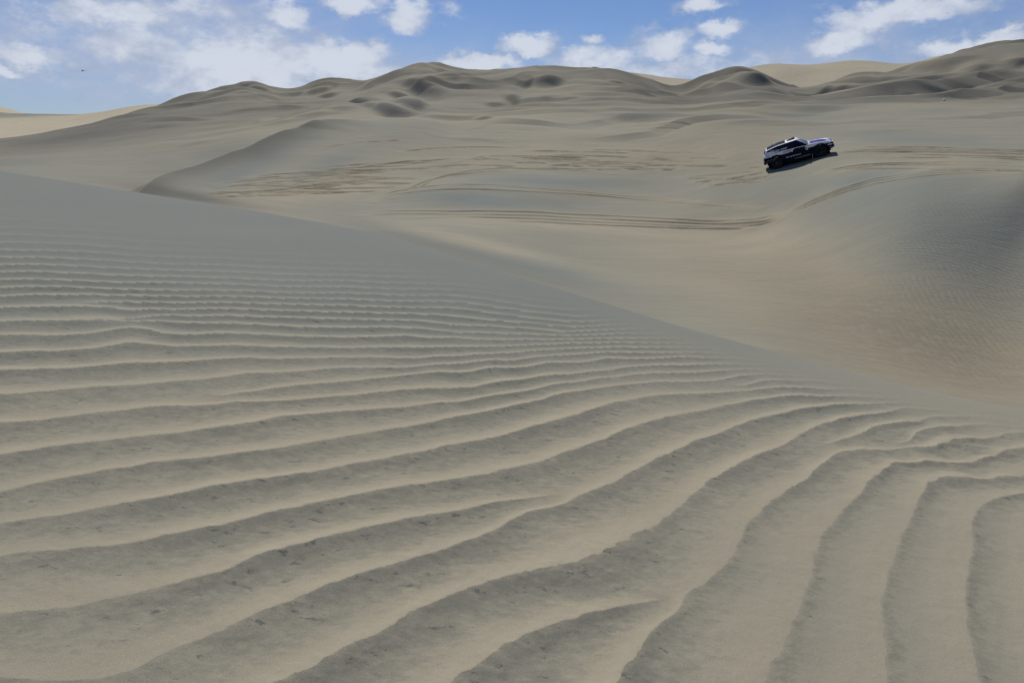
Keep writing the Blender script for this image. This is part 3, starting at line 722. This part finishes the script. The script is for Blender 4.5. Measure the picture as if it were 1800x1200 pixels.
# roof air scoop, hatch and aerials
bm = bmesh.new()
prism(bm, [(-.55, -.24, 1.70), (-.02, -.20, 1.735), (-.02, -.20, 1.82), (-.12, -.20, 1.83), (-.55, -.24, 1.73)], (0, .48, 0)); link('roof_scoop', bm, M_BLACK, car, .02)
bm = bmesh.new(); rod(bm, (-1.5, .35, 1.60), (-1.58, .35, 1.95), .008, .003); link('aerial', bm, M_BLACK, car)
bm = bmesh.new(); rod(bm, (-1.5, -.35, 1.60), (-1.58, -.35, 1.85), .008, .003); link('aerial', bm, M_BLACK, car)
bm = bmesh.new(); prism(bm, [(-1.93, -.60, 1.50), (-1.93, -.60, 1.545), (-1.2, -.60, 1.695), (-.68, -.60, 1.722), (-.68, -.60, 1.66), (-1.2, -.60, 1.62)], (0, 1.2, 0)); link('roof_panel', bm, M_NAVY, car, .015)

# bonnet with its dark blue flashes
bm = bmesh.new(); HP = [(.74, 1.238, .80), (1.3, 1.215, .79), (1.85, 1.145, .74), (2.10, 1.075, .66)]
rows_ = []
for x, z, w_ in HP:
    rows_.append([bm.verts.new((x, w_ * t, z + .10 * (1 - t * t) - .035)) for t in (-1, -.66, -.33, 0, .33, .66, 1)])
for i in range(3):
    for j in range(6): bm.faces.new((rows_[i][j], rows_[i + 1][j], rows_[i + 1][j + 1], rows_[i][j + 1]))
hood = link('bonnet', bm, M_WHITE, car, smooth_=True)
so_ = hood.modifiers.new('solid', 'SOLIDIFY'); so_.thickness = .03; so_.offset = -1
def hz(x, y):
    z = np.interp(x, [h[0] for h in HP], [h[1] for h in HP]); w_ = np.interp(x, [h[0] for h in HP], [h[2] for h in HP])
    return float(z + .10 * (1 - (y / w_) ** 2) - .035 + .012)
for s in (-1, 1):
    bm = bmesh.new()
    top = [(.84, .22), (1.1, .14), (1.4, .16), (1.7, .26), (1.90, .44)]; bot = [(.84, .70), (1.1, .735), (1.4, .73), (1.7, .68), (1.90, .56)]
    A = [bm.verts.new((x, s * y, hz(x, y))) for x, y in top]; Mi = [bm.verts.new((x, s * (y + b[1]) / 2, hz(x, (y + b[1]) / 2))) for (x, y), b in zip(top, bot)]; Bt = [bm.verts.new((x, s * y, hz(x, y))) for x, y in bot]
    for i in range(4):
        bm.faces.new((A[i], A[i + 1], Mi[i + 1], Mi[i])); bm.faces.new((Mi[i], Mi[i + 1], Bt[i + 1], Bt[i]))
    f_ = link('flash', bm, M_BLUE, hood); f_['label'] = 'dark blue flash'
    m_ = f_.modifiers.new('solid', 'SOLIDIFY'); m_.thickness = .01
# nose
bm = bmesh.new(); prism(bm, [(2.205, -.62, .72), (2.285, -.62, .80), (2.255, -.62, .97), (2.16, -.62, 1.035)], (0, 1.24, 0)); gr = link('grille', bm, M_BLACK, car, .01)
bm = bmesh.new()
for z, x in ((.80, 2.295), (.87, 2.285), (.94, 2.27)): box(bm, (x, 0, z), (.02, 1.15, .028))
link('grille_bar', bm, M_WHITE, gr)
for s in (-1, 1):
    bm = bmesh.new(); prism(bm, [(2.235, s * .60, .90), (2.225, s * .60, 1.00), (1.98, s * .835, 1.04), (2.0, s * .865, .93)], (.02, s * .02, 0)); link('headlight', bm, M_LAMP, car, .006)
    bm = bmesh.new(); lathe(bm, [(.0, 2.31), (.07, 2.305), (.085, 2.28), (.085, 2.22)], 16, 'x', (0, s * .50, .70)); link('fog_lamp', bm, M_LAMP, car, smooth_=True)
bm = bmesh.new(); prism(bm, [(2.04, -.80, .60), (2.24, -.74, .60), (2.32, -.70, .66), (2.31, -.70, .76), (2.2, -.76, .78), (2.04, -.82, .78)], (0, .001, 0))
bm.free(); bm = bmesh.new()
prism(bm, [(2.05, -.84, .58), (2.20, -.78, .58), (2.325, -.55, .58), (2.34, 0, .58), (2.325, .55, .58), (2.20, .78, .58), (2.05, .84, .58)], (0, 0, .17)); link('front_bumper', bm, M_BLACK, car, .025)
bm = bmesh.new(); prism(bm, [(2.31, -.45, .56), (2.33, .0, .56), (2.31, .45, .56), (1.85, .40, .40), (1.85, -.40, .40)], (0, 0, .02)); link('skid_plate', bm, M_TRIM, car)
for s in (-1, 1):
    bm = bmesh.new(); prism(bm, [(1.90, s * .895, .84), (2.225, s * .80, .80), (2.225, s * .80, .86), (1.90, s * .895, .90)], (.015, s * .015, 0)); link('bumper_trim', bm, M_WHITE, car)
    bm = bmesh.new(); prism(bm, [(2.0, s * .85, .64), (2.24, s * .74, .63), (2.25, s * .74, .68), (2.0, s * .86, .70)], (.02, s * .02, 0)); link('bumper_trim', bm, M_TRIM, car)
# tail
bm = bmesh.new(); prism(bm, [(-2.10, -.84, .56), (-2.10, .84, .56), (-2.27, .74, .56), (-2.29, 0, .56), (-2.27, -.74, .56)], (0, 0, .18)); link('rear_bumper', bm, M_BLACK, car, .02)
for s in (-1, 1):
    bm = bmesh.new(); prism(bm, [(-2.225, s * .70, .92), (-2.225, s * .83, .92), (-2.205, s * .83, 1.12), (-2.205, s * .70, 1.12)], (-.015, 0, 0)); link('tail_lamp', bm, M_RED, car)
# flank prints, sill and step (each on both sides)
def flank(name, pts, mat, out=.010, th=.014, parent=None):
    for s in (-1, 1):
        bm = bmesh.new()
        prism(bm, [(x, s * (yw(x, z) + out), z) for x, z in pts], (0, -s * th, 0))
        o = link(name, bm, mat, parent or car)
flank('door_panel', [(-.30, .52), (.50, .52), (.50, 1.17), (-.16, 1.19), (-.30, 1.10)], M_BLACK, .010)
flank('dark_stripe', [(-2.05, 1.13), (-1.80, 1.135), (-1.82, 1.10), (-2.05, 1.095)], M_BLUE)
flank('dark_stripe', [(-1.66, 1.06), (-1.40, 1.07), (-1.42, 1.04), (-1.66, 1.03)], M_BLACK)
side_plate('dark_stripe', [(-2.06, .32), (-1.84, .34), (-1.85, .27), (-2.07, .25)], M_BLUE, car, .006, .010)
side_plate('dark_stripe', [(-1.45, .10), (-1.05, .04), (-1.06, -.0), (-1.44, .02)], M_BLUE, car, .006, .010)
flank('red_print', [(-.92, 1.06), (-.36, 1.10), (-.36, 1.19), (-.92, 1.15)], M_PINK)
flank('print', [(-.98, .93), (-.62, .95), (-.62, 1.02), (-.98, 1.0)], M_BLUE)
flank('print', [(-.56, .97), (-.36, .98), (-.36, 1.05), (-.56, 1.03)], M_BLACK)
flank('number_plate', [(.54, .90), (.68, .91), (.66, 1.13), (.52, 1.12)], M_WHITE)
flank('print', [(.56, .96), (.635, .965), (.625, 1.06), (.55, 1.055)], M_BLACK, .014)
flank('fender_flash', [(.56, 1.14), (1.75, 1.08), (1.80, 1.02), (1.45, 1.035), (.9, 1.04), (.72, 1.06)], M_WHITE)
flank('sill', [(-.74, .40), (.78, .40), (.80, .47), (-.76, .47)], M_BLACK, .05, .06)
flank('pale_stripe', [(-.25, .50), (.74, .52), (.76, .56), (-.25, .52)], M_TRIM, .012)
for s in (-1, 1):                    # small white capitals along the lower doors
    bm = bmesh.new(); x = -.78
    for k, wd_ in enumerate([.03, .07, .05, .0, .05, .06, .0, .06, .07, .0, .06, .05, .0, .07, .05]):
        if wd_: prism(bm, [(a, s * (yw(a, z) + .014), z) for a, z in [(x, .70), (x + wd_ * .7, .70), (x + wd_ * .7, .765), (x, .765)]], (0, -s * .006, 0))
        x += wd_ + .02 if wd_ else .035
        if (not wd_ or k == 14) and len(bm.verts):
            link('lettering', bm, M_WHITE, body); bm = bmesh.new()
    for k in range(9):
        bm = bmesh.new(); a, z = -2.12 + .07 * k + .02 * (k % 2), .70 + .06 * (k % 3)
        prism(bm, [(a, s * (yw(a, z) + .012), z), (a + .06, s * (yw(a, z) + .012), z + .004), (a + .055, s * (yw(a, z) + .012), z + .035), (a, s * (yw(a, z) + .012), z + .03)], (0, -s * .005, 0))
        link('sticker', bm, M_TRIM, body)
    # mirror, arch lip, mud flap
    bm = bmesh.new(); box(bm, (.52, s * 1.02, 1.30), (.10, .17, .15)); rod(bm, (.55, s * .88, 1.25), (.52, s * .98, 1.28), .02); link('mirror', bm, M_BLACK, car, .012)
    for ax in AX:
        bm = bmesh.new(); pr = []
        for t in np.linspace(R(2), R(178), 20):
            c_, s2 = math.cos(t), math.sin(t)
            x0, z0 = ax + ARCH * .985 * c_, .45 + ARCH * .985 * s2; x1, z1 = ax + (ARCH + .075) * c_, .45 + (ARCH + .075) * s2
            yo = s * (yw(ax, .85) + .045); yi = s * (yw(ax, .85) - .03)
            pr.append([bm.verts.new(q) for q in ((x0, yi, z0), (x0, yo, z0), (x1, yo - s * .01, z1), (x1, yi, z1))])
        for a, b in zip(pr[:-1], pr[1:]):
            for k in range(4): bm.faces.new((a[k], a[(k + 1) % 4], b[(k + 1) % 4], b[k]))
        bm.faces.new(pr[0]); bm.faces.new(pr[-1][::-1])
        link('arch_lip', bm, M_BLACK, car)
        bm = bmesh.new(); prism(bm, [(ax - .56, s * .66, .20), (ax - .56, s * .92, .20), (ax - .53, s * .92, .52), (ax - .53, s * .66, .52)], (-.015, 0, 0))
        mf = link('mud_flap', bm, M_WHITE if ax > 0 else M_BLACK, car)
        if ax > 0: mf['label'] = 'white mud flap behind the front wheel'
        # wheel: tyre with tread blocks, and a dished rim with spokes
        wh = bpy.data.objects.new('wheel', None); COL.objects.link(wh); wh.parent = car; wh.location = (ax, s * .80, WR + .10); wh.empty_display_size = .1
        if ax > 0: wh.rotation_euler = (0, 0, R(-4))
        bm = bmesh.new()
        ring = lathe(bm, [(.25, -.10), (.27, -.125), (.34, -.135), (.375, -.115), (.39, -.07), (.39, .07), (.375, .115), (.34, .135), (.27, .125), (.25, .10), (.25, -.10)], 40)
        for k in range(30):
            t = 2 * math.pi * k / 30
            for yy_ in (-.075, .0, .075):
                tt_ = t + (.06 if yy_ == 0 else 0)
                cx_, cz_ = math.cos(tt_), math.sin(tt_); tx, tz = -cz_, cx_
                prism(bm, [(cx_ * .385 + tx * d_, yy_ + e_, cz_ * .385 + tz * d_) for d_, e_ in ((-.028, -.03), (.028, -.03), (.028, .03), (-.028, .03))], (cx_ * .018, 0, cz_ * .018))
        link('tyre', bm, M_RUBBER, wh)
        bm = bmesh.new()
        lathe(bm, [(.252, -.11), (.245, .11 * s * 0 + .10), (.215, .095), (.20, -.05), (.252, -.11)], 28)
        for k in range(8):
            t = 2 * math.pi * k / 8; c_, s2 = math.cos(t), math.sin(t)
            box_pts = [(.05, -.025), (.21, -.018), (.21, .018), (.05, .025)]
            prism(bm, [(a * c_ - b * s2, s * .05, a * s2 + b * c_) for a, b in box_pts], (0, s * .03, 0))
        lathe(bm, [(.0, s * .095), (.05, s * .09), (.065, s * .05), (.065, s * .02)], 16)
        link('rim', bm, M_RIM, wh)
bm = bmesh.new(); box(bm, (0, 0, .40), (4.0, 1.26, .36)); box(bm, (AX[0], 0, .42), (.12, 1.4, .12)); box(bm, (AX[1], 0, .42), (.16, 1.4, .16)); link('chassis', bm, M_BLACK, car)

# stand it on the slope: rest the four wheels on the ground there
cpos = Vector(((1405 - 900) / F * 47.0 / (CP + (600 - 285) / F * SP) + .05, 47.2, 0))
hd = R(-21)
for it in range(3):
    f2 = Vector((math.cos(hd), math.sin(hd), 0)); l2 = Vector((-math.sin(hd), math.cos(hd), 0))
    cpts = []
    for ax in AX:
        for s in (-1, 1):
            q = cpos + f2 * ax + l2 * (s * .8); q.z = zat(q.x, q.y); cpts.append(q)
    fwd = ((cpts[0] + cpts[1]) - (cpts[2] + cpts[3])).normalized()
    lef = ((cpts[1] + cpts[3]) - (cpts[0] + cpts[2])).normalized()
upv = fwd.cross(lef).normalized(); lef = upv.cross(fwd)
ctr = sum(cpts, Vector()) / 4 - upv * .13
mw = Matrix((fwd, lef, upv)).transposed().to_4x4(); mw.translation = ctr
mw = mw @ Matrix.Scale(.945, 4)
car.matrix_world = mw
print('CAR', ctr, 'pitch', math.degrees(math.asin(fwd.z)), 'roll', math.degrees(math.asin(lef.z)), proj(ctr.x, ctr.y, ctr.z))

# ---------------------------------------------------------------- far helicopter, a speck in the left of the sky
heli = empty('helicopter', 'tiny dark helicopter flying low in the cloudy sky above the pale far dunes', 'helicopter')
v_ = (600 - 124.5) / F; HY = 1700.0; t_ = HY / (CP + v_ * SP)
heli.location = ((145 - 900) / F * t_, HY, t_ * (-SP + v_ * CP)); heli.rotation_euler = (0, R(3), R(8))
bm = bmesh.new(); lathe(bm, [(0, -2.6), (.5, -2.5), (.95, -1.6), (1.15, -.3), (1.05, .9), (.6, 2.0), (.35, 2.5)], 16, 'x'); link('fuselage', bm, M_DARKHELI, heli, smooth_=True)
bm = bmesh.new(); rod(bm, (2.2, 0, .15), (6.6, 0, .55), .36, .16, 12); prism(bm, [(6.2, -.05, .5), (7.0, -.05, 1.7), (7.3, -.05, 1.7), (6.8, -.05, .4)], (0, .1, 0)); link('tail_boom', bm, M_DARKHELI, heli)
bm = bmesh.new()
for k in range(3):
    t = 2 * math.pi * k / 3 + .3; c_, s2 = math.cos(t), math.sin(t)
    prism(bm, [(a * c_ - b * s2, a * s2 + b * c_, 1.75) for a, b in ((.2, -.14), (4.9, -.14), (4.9, .14), (.2, .14))], (0, 0, .05))
rod(bm, (0, 0, .9), (0, 0, 1.85), .14); link('rotor', bm, M_DARKHELI, heli)
bm = bmesh.new()
for k in range(2):
    t = math.pi * k + .5; prism(bm, [(6.8 + a * math.cos(t) - b * math.sin(t), .22, .9 + a * math.sin(t) + b * math.cos(t)) for a, b in ((0, -.07), (.85, -.07), (.85, .07), (0, .07))], (0, .04, 0))
link('tail_rotor', bm, M_DARKHELI, heli)
for s in (-1, 1):
    bm = bmesh.new(); rod(bm, (-2.2, s * 1.05, -1.7), (1.6, s * 1.05, -1.7), .07); rod(bm, (-1.2, s * .6, -.9), (-1.2, s * 1.05, -1.7), .05); rod(bm, (.8, s * .6, -.9), (.8, s * 1.05, -1.7), .05)
    link('skid', bm, M_DARKHELI, heli)
bm = bmesh.new(); lathe(bm, [(.2, -2.62), (.62, -2.42), (.93, -1.75), (1.0, -1.4)], 16, 'x', (0, 0, .12)); link('cockpit_glass', bm, M_GLASS, heli, smooth_=True)

# ---------------------------------------------------------------- pale stone on the right-hand hillside
h = first_hit(1659, 177)
bm = bmesh.new(); bmesh.ops.create_icosphere(bm, subdivisions=3, radius=.17)
for v in bm.verts:
    k = 1 + .35 * float(fbm(np.array([v.co.x * 5 + 3.1]), np.array([v.co.y * 5 + v.co.z * 4 + 8.7]), 3)[0])
    v.co = Vector((v.co.x * 1.1 * k, v.co.y * .9 * k, v.co.z * .8 * k))
st = link('stone', bm, M_STONE); st.location = (h[0], h[1], zat(h[0], h[1]) + .08); st['kind'] = 'thing'
st['label'] = 'tiny pale stone lying alone on the hillside beyond the car'; st['category'] = 'stone'


# ================================================================== SKY, SUN, CAMERA
SUN_EL, SUN_AZ = 51.0, -10.0          # azimuth measured from +Y (view direction) towards +X
wd = bpy.data.worlds.new('World'); sc.world = wd; wd.use_nodes = True
g = N(wd.node_tree); bg = wd.node_tree.nodes['Background']
sky = g.n('ShaderNodeTexSky', sky_type='NISHITA')
sky.sun_disc = False; sky.sun_elevation = R(SUN_EL); sky.sun_rotation = R(SUN_AZ)
sky.altitude = 600; sky.air_density = 1.0; sky.dust_density = .3; sky.ozone_density = 3.0
dirv = g.n('ShaderNodeTexCoord').outputs['Generated']
sx = g.n('ShaderNodeSeparateXYZ'); g.l.new(dirv, sx.inputs[0])
az = g.math('ARCTAN2', sx.outputs[0], sx.outputs[1]); el = g.math('ARCSINE', sx.outputs[2])
def azel(px, py):
    v = (600 - py) / F; x = (px - 900) / F; y = CP + v * SP; z = -SP + v * CP
    return math.atan2(x, y), math.asin(z / math.sqrt(x * x + y * y + z * z))
warp = g.noise(g.scaled(dirv, 1, 1, 1.6), 22, 6, .6)
warp2 = g.noise(g.scaled(dirv, 1, 1, 1.6), 9, 3, .5)
az_w = g.math('ADD', az, g.math('MULTIPLY', g.math('SUBTRACT', warp2, .5), .05))
el_w = g.math('ADD', el, g.math('MULTIPLY', g.math('SUBTRACT', warp, .5), .05))
clouds = [(270,72,200,55,.70),(420,112,145,58,.95),(90,40,130,40,.5),(200,32,140,26,.8),(330,12,140,25,.7),(590,110,110,46,1.0),(655,90,40,25,.8),(470,160,260,40,.75),(55,95,70,26,.85),(8,126,24,10,.9),(170,165,300,45,.45),
 (498,28,40,32,.95),(620,6,55,20,1.0),(712,30,42,33,.95),(795,22,35,28,.55),(855,110,65,22,1.05),(800,105,30,18,.8),(932,78,60,19,1.0),(1040,68,26,15,.75),(1165,78,62,36,.85),(1275,50,42,20,1.0),(1252,85,34,18,1.0),
 (1055,108,100,32,.8),(1240,5,48,18,1.0),(1190,118,170,30,.7),(1590,18,125,24,.95),(1510,40,60,25,.85),(1475,72,52,26,.95),(1700,82,75,20,1.0),(1755,68,40,16,1.0),(1600,95,240,50,.42),(1360,105,110,28,.55),(1700,45,160,50,.35),
 (60,30,110,40,.5),(385,60,90,50,.5),(900,130,500,24,.55)]
acc = None
for cx, cy, rx, ry, st in clouds:
    a0_, e0_ = azel(cx, cy)
    qa = g.math('MULTIPLY', g.math('SUBTRACT', az_w, a0_), F / rx * 1.0)
    qe = g.math('MULTIPLY', g.math('SUBTRACT', el_w, e0_), F / ry * 1.12)
    r2 = g.math('ADD', g.math('MULTIPLY', qa, qa), g.math('MULTIPLY', qe, qe))
    vv = g.math('MULTIPLY', g.math('EXPONENT', g.math('MULTIPLY', r2, -.75)), st)
    acc = vv if acc is None else g.math('SMOOTH_MAX', acc, vv, .12)
# elsewhere in the sky: scattered fair-weather cloud, out of the picture
gen = g.math('MULTIPLY', g.step(g.noise(g.scaled(dirv, 1, 1, 2.0), 4.5, 5, .6), .48, .72), g.step(el, .24, .36))
acc = g.math('MAXIMUM', acc, gen)
n_f = g.noise(g.scaled(dirv, 1, 1, 1.7), 30, 9, .62)
den = g.math('ADD', acc, g.math('MULTIPLY', g.math('SUBTRACT', n_f, .5), 1.15))
cov = g.step(den, .32, .84)
core = g.step(g.math('ADD', g.math('MULTIPLY', acc, .6), g.math('MULTIPLY', g.noise(g.scaled(dirv, 1, 1, 1.7), 26, 6, .6), .8)), .50, .95)
ccol = g.mix(core, (6.2, 7.3, 9.8, 1), (11.6, 12.4, 14.0, 1))
skyc = g.mix(1.0, sky.outputs[0], (.86, .99, 1.30, 1), 'MULTIPLY')
veil = None
for cx, cy, rx, ry, st in [(230,85,330,85,.55),(480,150,330,50,.5),(1600,80,260,60,.35),(1150,125,420,35,.4),(330,20,200,40,.3)]:
    a0_, e0_ = azel(cx, cy)
    qa = g.math('MULTIPLY', g.math('SUBTRACT', az_w, a0_), F / rx); qe = g.math('MULTIPLY', g.math('SUBTRACT', el_w, e0_), F / ry)
    vv = g.math('MULTIPLY', g.math('EXPONENT', g.math('MULTIPLY', g.math('ADD', g.math('MULTIPLY', qa, qa), g.math('MULTIPLY', qe, qe)), -.8)), st)
    veil = vv if veil is None else g.math('ADD', veil, vv)
veil = g.math('MULTIPLY', veil, g.step(g.noise(g.scaled(dirv, 1, 1, 2.2), 12, 7, .6), .25, .75, .45, 1.25), clamp=True)
skyv = g.mix(veil, skyc, (7.6, 8.6, 11.2, 1))
tot = g.mix(g.math('MULTIPLY', cov, .92), skyv, ccol)
g.l.new(tot, bg.inputs['Color']); bg.inputs['Strength'].default_value = .056

sd = bpy.data.lights.new('sun', 'SUN'); sd.energy = 3.45; sd.angle = R(1.2); sd.color = (1, .95, .85)
so = bpy.data.objects.new('sun', sd); COL.objects.link(so)
dv = Vector((math.sin(R(SUN_AZ)) * math.cos(R(SUN_EL)), math.cos(R(SUN_AZ)) * math.cos(R(SUN_EL)), math.sin(R(SUN_EL))))
so.rotation_euler = dv.to_track_quat('Z', 'Y').to_euler(); so.location = (0, 0, 60)

cam = bpy.data.cameras.new('camera'); cam.sensor_width = 36; cam.lens = 24
cam.clip_start = .05; cam.clip_end = 20000
co = bpy.data.objects.new('camera', cam); COL.objects.link(co)
co.location = (0, 0, 0); co.rotation_euler = (math.pi / 2 - P, 0, 0)
sc.camera = co
sc.view_settings.view_transform = 'Standard'; sc.view_settings.look = 'None'
sc.view_settings.exposure = 0; sc.view_settings.gamma = 1; sc.view_settings.use_curve_mapping = False
